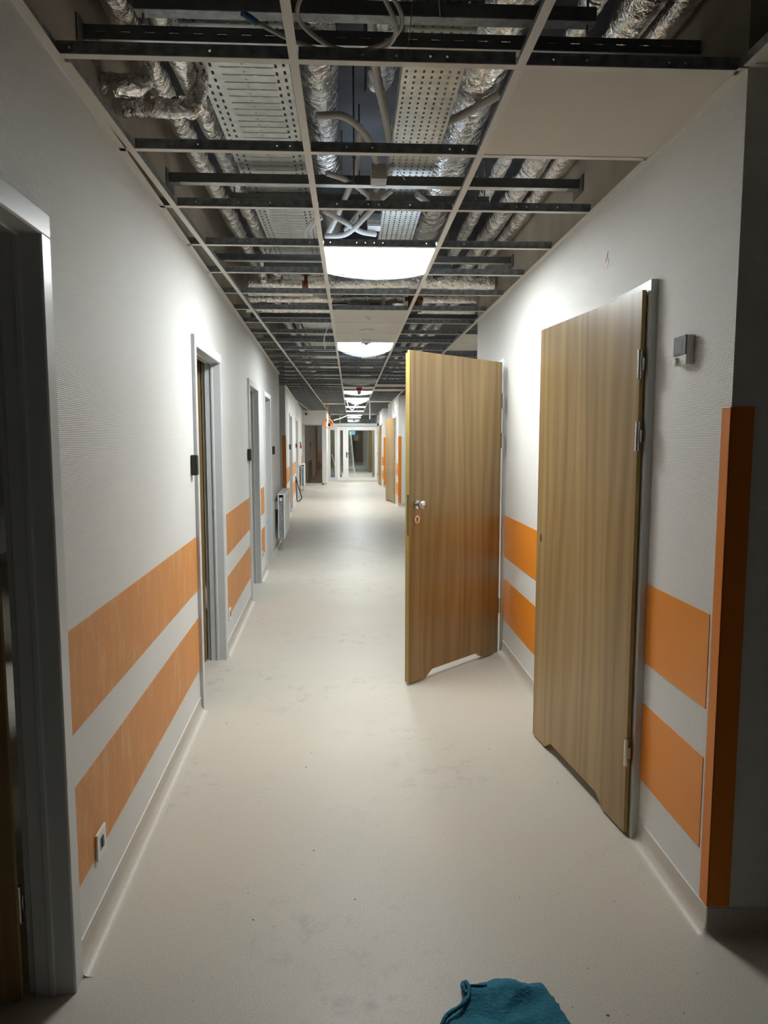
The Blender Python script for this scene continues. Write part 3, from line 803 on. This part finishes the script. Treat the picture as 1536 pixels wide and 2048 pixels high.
channel(6.95, LX(6.95)+.002, 1.9, 2.64, 'fourth slotted channel over the tiles')
channel(8.4, LX(8.4)+.002, 1.9, 2.64, 'fifth slotted channel behind the second light')
for i, yy in enumerate((9.9, 11.4, 12.9, 14.4, 16.4, 18.4, 20.4, 22.6)):
    channel(yy, leftx(yy)+.002 if not 10.86 < yy < 13.12 else -1.4, XR-.002, 2.64, 'slotted channel far down the corridor, %s after the second light' % ORD[i+1])

def support(x0, x1, y, z, label):
    d = empty('tray_hanger', ((x0+x1)/2, y, z)); tag(d, label, 'tray hanger', 'threaded rod hangers above the grid')
    w2 = (x1-x0)/2; q = MB(); q.box(-w2, w2, -.02, .02, -.04, -.002, 'blk'); q.box(-w2, w2, -.0205, .0205, -.041, -.038, 'galv')
    q.build('bar', d)
    for s_ in (-1, 1):
        q = MB(); q.cyl((s_*(w2-.02), 0, -.07), (s_*(w2-.02), 0, ZS-z), .004, 'galv', 8); q.cyl((s_*(w2-.02), 0, -.040), (s_*(w2-.02), 0, -.030), .008, 'galv', 6); q.build('threaded_rod', d)
for i, yy in enumerate((2.62, 4.05, 5.7, 7.2, 8.7)):
    support(-.22, -.02, yy, 2.85, 'rod hanger under the tall foil duct, %s down the corridor' % ORD[i])
for i, yb in enumerate((2.13, 3.70, 5.06, 6.62, 8.08, 9.6, 11.1, 12.6)): support(-.588, .70, yb, 2.698, 'long bar carrying both cable trays, %s down the corridor' % ORD[i])
# threaded rods that hang free in the dark gap
for i, (x, y, z0) in enumerate(((.06, 2.75, 2.75), (.02, 3.3, 2.62), (.05, 3.75, 2.60), (.60, 3.5, 2.62))):
    q = MB(); q.cyl((0,0,z0), (0,0,ZS), .004, 'blk', 8); q.cyl((0,0,z0+.1), (0,0,z0+.108), .011, 'galv', 6)
    tag(q.build('threaded_rod', loc=(x,y,0)), 'loose hanging threaded rod, %s from the viewpoint' % ORD[i], 'threaded rod', 'free threaded rods')
# flexible conduits
def flex(label, pts, r=.0125, m='conduit', n=14, name='flexible_conduit', cat='conduit', rib=.06, grp='flexible conduits and loose cables'):
    q = MB(); q.tube(smooth_path(pts, n), r, m, 10, rib=rib); return tag(q.build(name), label, cat, grp)
flex('corrugated conduit dropping beside the narrow tray near the viewpoint', [(.06,1.4,2.95),(.065,2.2,2.93),(.09,2.7,2.86),(.15,3.0,2.76),(.17,3.12,2.73)], .017)
flex('corrugated conduit crossing under the big round duct', [(.36,3.0,2.74),(.46,2.95,2.77),(.58,2.85,2.80)], .016)
flex('corrugated conduit sweeping right from the duct to the junction box', [(-.13,2.95,2.75),(-.02,3.0,2.77),(.07,3.1,2.74),(.12,3.22,2.68)], .014)
flex('corrugated conduit rising left across the dark gap', [(-.12,4.1,2.62),(-.04,3.75,2.66),(.03,3.45,2.73),(.05,3.2,2.80)], .015)
flex('long conduit looping just above the first light', [(-.13,3.92,2.56),(-.02,3.88,2.56),(.07,3.75,2.60),(.15,3.55,2.63),(.20,3.5,2.66)], .0135)
flex('second conduit crossing over the first light', [(-.13,3.62,2.60),(-.02,3.78,2.59),(.06,3.9,2.58),(.14,3.95,2.58)], .0135)
flex('conduit crossing upward by the light', [(-.02,3.95,2.6),(.07,3.7,2.64),(.15,3.45,2.68),(.19,3.3,2.70)], .0135)
flex('short conduit with black end sleeve above the light', [(-.10,3.3,2.66),(0,3.4,2.66),(.09,3.55,2.65)], .0125)
flex('pair of conduits curving right behind the big duct', [(.33,3.62,2.68),(.42,3.72,2.66),(.50,3.82,2.68),(.62,3.9,2.72)], .015)
flex('white conduit loop left of the first light', [(-.14,3.72,2.60),(-.19,3.74,2.57),(-.215,3.79,2.535),(-.19,3.86,2.51),(-.155,3.88,2.52)], .016, 'wcable')
flex('conduit bending down over the crossing pipes', [(.15,5.1,2.66),(.23,5.35,2.70),(.26,5.6,2.66),(.27,5.85,2.58),(.25,5.98,2.54)], .014, 'wcable')
def cable(label, pts, r=.004, m='cable', cat='cable', name='cable'):
    return flex(label, pts, r, m, 10, name, cat, 0)
coil = cable('coiled grey cable loop above the near end of the grid', [(-.24,2.02,2.58),(-.14,2.08,2.565),(-.02,2.12,2.56),(.10,2.06,2.56),(.14,1.98,2.57),(.10,1.88,2.58),(.0,1.84,2.60),(-.10,1.90,2.60),(-.13,2.0,2.58),(-.04,2.10,2.565),(.09,2.08,2.555),(.125,1.99,2.56),(.08,1.87,2.58)], .0058)
q = MB(); q.cyl((-.275,1.985,2.585), (-.243,2.018,2.58), .0085, 'blue', 10); q.build('end_cap', coil)
cable('thin suspension wire near the left edge of the lights', [(-.13,1.85,2.75),(-.135,2.02,2.62),(-.165,2.05,2.57)], .0012)
cable('thin wire hanging before the narrow tray', [(.17,1.9,2.78),(.165,1.98,2.6),(.155,2.0,2.50)], .0012)
cable('bent hook wire near the top of the narrow tray', [(.235,1.95,2.76),(.24,2.02,2.68),(.25,2.06,2.63)], .002)
cable('thin wire drooping past the narrow tray', [(.165,2.9,2.70),(.185,2.98,2.62),(.20,3.06,2.60),(.235,3.13,2.575)], .0016, 'wcable')
cable('white wire hanging from the second row left of the sensor', [(-.165,6.5,2.55),(-.20,6.6,2.50),(-.24,6.75,2.42),(-.235,6.85,2.34)], .0045, 'wcable')
cable('loose white cable loop under the fourth light', [(-.10,17.0,2.46),(-.05,17.1,2.30),(.05,17.1,2.20),(.12,17.1,2.32),(.16,17.1,2.44)], .009, 'wcable')
cable('black cable hanging on the far left wall to the floor', [(LX2(17.3)+.02,17.3,.62),(LX2(17.3)+.03,17.3,.35),(LX2(17.3)+.04,17.3,.05),(LX2(17.3)+.09,17.25,.02),(LX2(17.3)+.16,17.2,.10),(LX2(17.3)+.13,17.2,.22),(LX2(17.3)+.07,17.25,.42),(LX2(17.3)+.02,17.3,.60)], .012, 'dark')
cable('dangling wires above the oak door of the right block', [(XR-.01,17.3,2.12),(XR-.03,17.1,2.2),(XR-.04,16.9,2.28),(XR-.03,16.7,2.33)], .006, 'dark')
q = MB(); q.tube(smooth_path([(.445,16.5,2.62),(.43,16.5,2.45),(.445,16.5,2.25),(.445,16.5,1.97)], 8), .016, 'wcable', 10); tag(q.build('hanging_tube'), 'straight white tube hanging right of the lights', 'tube')
q = MB(); q.tube(smooth_path([(-.42,18.0,1.98),(-.25,18.0,2.03),(-.08,18.0,2.10)], 8), .012, 'wcable', 8); tag(q.build('hanging_tube'), 'white tube sticking out right of the orange coil', 'tube')
# orange coil
d = empty('conduit_coil', (-.553, 18.0, 1.905)); tag(d, 'coil of orange conduit hanging from the grid far down the corridor', 'conduit coil')
for r_, dy, sd in ((.108, 0, 1), (.088, .03, 2), (.100, -.03, 3)):
    q = MB(); q.tube([(r_*math.cos(a)*(1+.03*sd), dy+.02*math.sin(a*2+sd), r_*math.sin(a)) for a in [2*PI*i/32 for i in range(33)]], .0135, 'ocable', 8, caps=False); q.build('loop', d)
q = MB(); q.tube(smooth_path([(.0,0,.12),(-.01,0,.3),(.0,0,.62)], 8), .008, 'ocable', 8); q.build('lead', d)
q = MB(); q.tube(smooth_path([(-.04,-.05,-.10),(-.02,-.05,.05),(-.01,-.05,.24)], 6), .018, 'wcable', 8); q.build('white_strap', d)
# junction boxes on the narrow tray
for i, (x, y, z) in enumerate(((.13,3.28,2.62),(.13,3.58,2.62),(.13,3.9,2.60))):
    d = empty('junction_box', (x, y, z)); tag(d, 'grey junction box beside the narrow cable tray, %s from the viewpoint' % ORD[i], 'junction box', 'junction boxes')
    q = MB(); q.box(-.035, .035, -.05, .05, 0, .06, 'conduit'); q.build('body', d, bevel=.004)
    q = MB(); q.box(-.033, .033, -.048, .048, -.004, 0, 'cable'); q.build('lid', d)
    q = MB()
    for dx in (-.017, .017): q.cyl((dx, -.05, .03), (dx, -.056, .03), .012, 'conduit', 12)
    q.build('cable_gland', d)

# ------------------------------------------------------------------ wall fittings
def card_reader(loc, rot, y, label):
    q = MB(); q.box(0, .032, y-.028, y+.028, 1.30, 1.405, 'dark')
    o = q.build('card_reader', loc=loc, rot=rot, bevel=.004); o.data.name = 'card_reader'
    return tag(o, label, 'card reader', 'black card readers beside doors')
card_reader(LO, LROT, 3.76, 'black card reader beside the second left doorway')
card_reader(LO, LROT, 6.43, 'black card reader beside the third left doorway')
card_reader(LO, LROT, 9.38, 'black card reader after the fourth left doorway')
card_reader(L2O, L2ROT, 14.5, 'black card reader beyond the tall orange guard')
card_reader(L2O, L2ROT, 17.9, 'black card reader beside the last left doorway')
def socket(loc, rot, y, z, label, s=1):
    d = empty('wall_socket', loc, rot); tag(d, label, 'wall socket', 'white wall sockets low on the left wall')
    q = MB(); q.box(.0015, .009, y-.041, y+.041, z-.041, z+.041, 'white'); q.build('plate', d, bevel=.002)
    q = MB(); q.box(.009, .0095, y-.020, y+.012, z-.02, z+.02, 'galv'); q.box(.0092, .012, y-.004, y+.012, z-.015, z+.015, 'dark'); q.build('insert', d)
socket(LO, LROT, 2.10, .263, 'white wall socket on the nearest lower orange band')
socket(LO, LROT, 5.03, .25, 'white wall socket right after the second left doorway')
socket(LO, LROT, 7.66, .25, 'white wall socket between the third and fourth left doorways')

d = empty('thermostat', (XR, 2.24, 1.715), RROT); tag(d, 'white thermostat with black display and dial beside the near right door', 'thermostat')
q = MB(); q.box(0, .026, -.043, .043, 0, .092, 'white'); q.build('housing', d, bevel=.003)
q = MB(); q.box(.026, .029, -.042, .042, .032, .092, 'dark'); q.build('display_frame', d, bevel=.001)
q = MB(); q.box(.029, .0295, -.030, .016, .040, .076, 'screen'); q.build('screen', d)
q = MB(); q.tube([(.026,-.022,.014),(.036,-.022,.014)], .0125, 'white', 24); q.build('dial', d)
q = MB(); q.box(.026, .027, .012, .018, .010, .014, 'conduit'); q.build('button', d)
# bolt-shaped sticker
q = MB(); Z0 = 2.19
q.prism([(-2.985, Z0+.068), (-3.015, Z0+.031), (-2.992, Z0+.036)], .0003, .0012, 'dark', axis='x')
q.prism([(-2.997, Z0+.038), (-2.972, Z0+.034), (-2.990, Z0-.004)], .0003, .0012, 'red', axis='x')
tag(q.build('warning_sticker', loc=RO, rot=RROT), 'small dark lightning bolt sticker high on the right wall', 'sticker')
q = MB(); q.box(1.175, 1.30, 15.885, 15.9, 1.56, 1.83, 'white'); q.box(1.19, 1.285, 15.882, 15.886, 1.74, 1.80, 'paper')
tag(q.build('wall_plate', bevel=.002), 'white wall plate on the front of the right wall block', 'wall plate')
d = empty('call_point', (LX2(21.3), 21.3, 1.30), L2ROT); tag(d, 'red fire call point on the far left wall above the radiator', 'call point')
q = MB(); q.box(0, .05, -.055, .055, -.055, .055, 'red'); q.build('body', d, bevel=.01)
q = MB(); q.box(0, .03, -.02, .02, .06, .14, 'dark'); q.build('cover_clip', d)
d = empty('dome_camera', (-1.46, FY, 2.36)); tag(d, 'black dome camera high on the far facing wall', 'camera')
q = MB(); q.box(-.02, .02, -.10, 0, .0, .05, 'white'); q.build('bracket', d)
q = MB(); q.tube([(0,-.12,.02),(0,-.12,.0),(0,-.12,-.03),(0,-.12,-.05)], .045, 'dark', 18, rf=lambda t: 1-.6*t*t); q.build('dome', d)

def radiator(loc, rot, y0, y1, z0, z1, off, label):
    d = empty('radiator', loc, rot); tag(d, label, 'radiator', 'white panel radiators')
    for x, n in ((off, 'front_panel'), (off-.075, 'rear_panel')):
        q = MB(); q.box(x-.012, x, y0, y1, z0, z1, 'white')
        y = y0+.03
        while y < y1-.03: q.box(x, x+.005, y, y+.018, z0+.04, z1-.04, 'white'); y += .0335
        q.build(n, d, bevel=.003)
    q = MB(); y = y0+.02
    while y < y1-.02: q.box(off-.07, off-.014, y, y+.002, z0+.03, z1-.03, 'galv'); y += .03
    q.build('convector_fins', d)
    q = MB(); q.box(off-.09, off, y0, y1, z1, z1+.012, 'white'); q.build('top_grille', d)
    q = MB(); q.box(.0, off-.085, y0+.1, y0+.13, z1-.2, z1-.1, 'conduit'); q.box(.0, off-.085, y1-.13, y1-.1, z1-.2, z1-.1, 'conduit'); q.build('wall_bracket', d)
    q = MB(); q.tube(smooth_path([(off-.04,y0+.03,z0),(off-.04,y0+.03,z0-.05),(off-.06,y0+.035,.04),(off-.06,y0+.035,0)], 6), .009, 'chrome', 10)
    q.tube(smooth_path([(off-.02,y0+.07,z0),(off-.02,y0+.07,z0-.05),(off-.04,y0+.075,.04),(off-.04,y0+.075,0)], 6), .009, 'chrome', 10); q.build('valve_pipe', d)
    q = MB(); q.tube([(off-.045,y0-.001,z1-.06),(off-.045,y0-.03,z1-.06)], .018, 'white', 14); q.build('thermostat_head', d)
radiator(LO, LROT, 9.55, 10.75, .17, .755, .135, 'white panel radiator at the end of the near left wall')
radiator(L2O, L2ROT, 20.6, 21.9, .15, .78, .135, 'white panel radiator far down on the left wall')

# ------------------------------------------------------------------ teal cloth on the floor
def cloth():
    out = [(.205,1.60),(.222,1.655),(.262,1.70),(.292,1.745),(.305,1.788),(.345,1.792),(.385,1.806),(.425,1.806),(.452,1.795),(.475,1.786),(.512,1.784),(.528,1.742),(.545,1.68),(.56,1.60),(.565,1.50),(.54,1.42),(.45,1.36),(.33,1.38),(.235,1.44),(.205,1.52)]
    O2 = smooth_path([(x,y,0) for x, y in out]+[(out[0][0],out[0][1],0)], 5)[:-1]
    cx, cy = .39, 1.60; n = len(O2); rings = 16; V = []; F = []
    for j in range(rings+1):
        t = j/rings
        for p in O2:
            x = cx+(p.x-cx)*t; y = cy+(p.y-cy)*t
            h = .010 + .012*noise.noise(Vector((x*14, y*14, 0))) + .010*abs(noise.noise(Vector((x*30, y*18, 3))))
            h += .014*math.exp(-((x-.44)**2+(y-1.775)**2)/.0012) + .010*math.exp(-((y-1.70-.5*(x-.38))**2)/.0003)*max(0,1-abs(x-.42)/.08)
            e = min(1, (1-t)*6); z = .0025 + max(.001, h)*(.28+.72*e)
            if t > .96: jit = .004*noise.noise(Vector((x*80, y*80, 1))); x += jit; y += jit
            V.append((x, y, z))
    V = V + [(x, y, .0006) for x, y, z in V[rings*n:]]
    for j in range(rings+1):
        for i in range(n): F.append((j*n+i, j*n+(i+1) % n, (j+1)*n+(i+1) % n, (j+1)*n+i))
    q = MB(); q.add(V, F[::1], 'cloth', True)
    d = empty('cloth', (0,0,0)); tag(d, 'crumpled teal cleaning cloth lying on the cream floor', 'cloth')
    q.build('fabric', d)
    q = MB(); q.tube(smooth_path([(.214,1.63,.014),(.236,1.668,.020),(.270,1.694,.020),(.300,1.725,.018),(.310,1.76,.020),(.305,1.786,.016)], 8), .0058, 'cloth', 8, amp=.002, nf=30)
    q.tube(smooth_path([(.307,1.772,.018),(.33,1.768,.020),(.36,1.770,.017)], 6), .0035, 'cloth', 8)
    q.tube(smooth_path([(.300,1.790,.010),(.296,1.770,.015),(.303,1.745,.017)], 6), .006, 'cloth', 8, amp=.002, nf=30)
    q.build('rolled_hem', d)
cloth()

# ------------------------------------------------------------------ glazed partition and what stands beyond
GY = 26.1
d = empty('window_1', (0, GY, 0)); tag(d, 'white framed glass partition with double door across the corridor', 'glass partition', kind='structure')
q = MB()
for a, b_, z0, z1 in [(-.80,-.73,0,ZC-.03),(.978,1.035,0,ZC-.03),(-.80,1.03,2.0,2.10),(-.80,1.03,2.40,ZC-.02),(-.575,-.485,0,2.0),(-.73,-.575,0,.135),(-.73,-.575,1.86,2.0),(-.385,-.36,2.10,2.40)]:
    if z1 > z0: q.box(a, b_, -.035, .035, z0, z1, 'frame')
q.build('frame', d)
def gleaf(name, x0, x1, sw):
    q = MB(); q.box(x0, x0+sw, -.045, .03, .02, 1.985, 'white'); q.box(x1-sw, x1, -.045, .03, .02, 1.985, 'white')
    q.box(x0+sw, x1-sw, -.045, .03, .02, .135, 'white'); q.box(x0+sw, x1-sw, -.045, .03, 1.85, 1.985, 'white')
    return q.build(name, d)
n1 = gleaf('narrow_leaf', -.482, -.178, .095); n2 = gleaf('wide_leaf', -.172, .975, .095)
def pane(p, x0, x1, z0, z1):
    q = MB(); q.box(x0, x1, -.006, .0, z0, z1, 'glass'); q.build('pane', p)
pane(n1, -.387, -.273, .135, 1.85); pane(n2, -.077, .88, .135, 1.85); pane(d, -.73, -.575, .135, 1.86); pane(d, -.73, .975, 2.10, 2.40)
q = MB(); q.cyl((-.14,-.045,1.02), (-.14,-.10,1.02), .012, 'dark', 10); q.box(-.15, -.03, -.105, -.09, 1.01, 1.03, 'dark'); q.box(-.16, -.12, -.05, -.044, .86, 1.06, 'dark'); q.build('lever_handle', n2)
for z in (.25, 1.0, 1.75):
    q = MB(); q.cyl((.978,-.055,z-.06), (.978,-.055,z+.06), .012, 'chrome', 8); q.build('hinge', n2)
# beyond
plainwall('wall_beyond_right', 'white wall on the right beyond the glass partition', 1.25, 1.45, 26.15, 37.2)
plainwall('wall_beyond_left', 'wall on the left beyond the glass partition', -1.45, -1.25, 26.15, 37.2)
w = MB(); w.box(-1.25, .0, 37.2, 37.4, 0, ZS, 'wall'); w.box(.76, 1.25, 37.2, 37.4, 0, ZS, 'wall'); w.box(.0, .76, 37.2, 37.4, 2.05, ZS, 'wall')
tag(w.build('wall_beyond_end'), 'end wall beyond the glass partition with a dark glazed door', 'wall', kind='structure')
d = empty('door_12', (.38, 37.2, 0)); tag(d, 'dark glazed door with white frame beyond the partition', 'door', kind='structure')
q = MB()
for a in ((-.38,-.29,0,2.05),(.27,.38,0,2.05),(-.29,.27,1.95,2.05),(-.29,.27,0,.19)): q.box(a[0], a[1], -.03, .04, a[2], a[3], 'white')
q.build('frame', d); q = MB(); q.box(-.29, .27, .0, .02, .19, 1.95, 'dglass'); q.build('glass_pane', d)
q = MB(); q.box(.14, .30, -.06, -.045, 1.02, 1.04, 'dark'); q.cyl((.295,-.03,1.03), (.295,-.06,1.03), .01, 'dark', 8); q.build('lever_handle', d)
q = MB(); q.box(.15, .37, 37.185, 37.198, 1.50, 1.72, 'paper')
for a in ((.10,.15,1.47,1.75),(.37,.42,1.47,1.75),(.06,.46,1.72,1.76),(.08,.42,1.46,1.50)): q.box(a[0], a[1], 37.184, 37.197, a[2], a[3], 'guard')
tag(q.build('paper_notice', loc=(.02,-.02,0)), 'paper notice framed in orange tape on the dark glazed door', 'notice')
q = MB(); q.box(-.06, .20, 30.0, 30.03, 1.72, 1.88, 'exitm'); q.box(.065, .075, 30.0, 30.02, 1.88, ZC, 'white'); tag(q.build('exit_sign'), 'glowing blue green exit sign hanging beyond the glass', 'exit sign')
d = empty('oak_panel', (.83, 29.4, 0)); tag(d, 'oak door leaf standing open on the right beyond the glass', 'door leaf')
leaf_mesh(.88, 1.985).build('leaf', d, (.07, -.75, 0), 1.42)
q = MB(); q.box(.80, 1.1, 33.0, 33.06, 0.01, 1.95, 'brownp'); tag(q.build('brown_door_leaf'), 'dark brown door leaf behind the oak one beyond the glass', 'door leaf')
# ladder
d = empty('step_ladder', (.02, 28.4, 0)); tag(d, 'pale wooden step ladder standing behind the glass door', 'ladder')
def rail(x0, y0, x1, y1, z): 
    q = MB(); q.tube([(x0,y0,0),(x1,y1,z)], .024, 'lwood', 6); q.build('rail', d)
rail(.17, -.15, -.02, .15, 1.82); rail(-.30, -.15, -.12, .15, 1.82); rail(.12, .60, -.03, .17, 1.80); rail(-.28, .60, -.13, .17, 1.80)
for i in range(6):
    t = (i+.6)/6.4; z = 1.82*t; y = -.15+.30*t; xr = .17-.19*t; xl = -.30+.18*t
    q = MB(); q.box(xl, xr, y-.04, y+.04, z-.012, z+.012, 'lwood'); q.build('rung', d)
q = MB(); q.tube([(-.25,.45,.35),(.10,.45,.35)], .01, 'lwood', 6); q.build('brace', d)
# blue sheet, roll and plank beyond
q = MB(); q.box(-.95, -.35, 27.3, 28.4, 0, .22, 'blue'); tag(q.build('blue_sheet_stack', bevel=.05), 'blue wrapped stack on the floor behind the glass', 'wrapped stack')
q = MB(); q.tube(line((-.42,28.2,.22),(-.44,28.4,1.75),14), .055, 'rubble', 12, amp=.015, nf=8); tag(q.build('insulation_roll'), 'speckled brown roll standing behind the narrow glass leaf', 'roll')
q = MB(); q.tube([(-.55,27.6,.22),(-.72,27.9,.95)], .02, 'lwood', 6); tag(q.build('pale_plank'), 'pale batten leaning left behind the glass partition', 'batten')
q = MB(); q.box(-.90, -.62, 28.9, 28.95, 0.0, 1.95, 'brownp'); tag(q.build('brown_board'), 'tall dark brown board leaning behind the partition left pane', 'board')

# ------------------------------------------------------------------ camera, world, view
f_px = 1425.0; vx, vy = 701.0, 881.0
pitch = math.atan((1024-vy)/f_px); yaw = math.atan((768-vx)/f_px*math.cos(pitch))
fw = Vector((math.sin(yaw)*math.cos(pitch), math.cos(yaw)*math.cos(pitch), -math.sin(pitch)))
rt = Vector((math.cos(yaw), -math.sin(yaw), 0)); up = rt.cross(fw)
cd = bpy.data.cameras.new('camera'); cam = bpy.data.objects.new('camera', cd); COL.objects.link(cam)
cd.sensor_fit = 'VERTICAL'; cd.sensor_height = 36; cd.lens = f_px/2048*36; cd.clip_start = .05; cd.clip_end = 100
mw = Matrix((rt, up, -fw)).transposed().to_4x4(); mw.translation = Vector((0, 0, 1.48)); cam.matrix_world = mw
SC.camera = cam
wd = bpy.data.worlds.new('world'); SC.world = wd; wd.use_nodes = True
bg = wd.node_tree.nodes['Background']; bg.inputs['Color'].default_value = (.8,.85,1,1); bg.inputs['Strength'].default_value = .02
vs = SC.view_settings; vs.view_transform = 'Standard'; vs.look = 'None'; vs.exposure = 1.98; vs.gamma = 1; vs.use_curve_mapping = False
SC.cycles.max_bounces = 10; SC.cycles.diffuse_bounces = 6; SC.cycles.glossy_bounces = 4; SC.cycles.transparent_max_bounces = 16
SC.cycles.sample_clamp_indirect = 6
SC.cycles.use_denoising = True
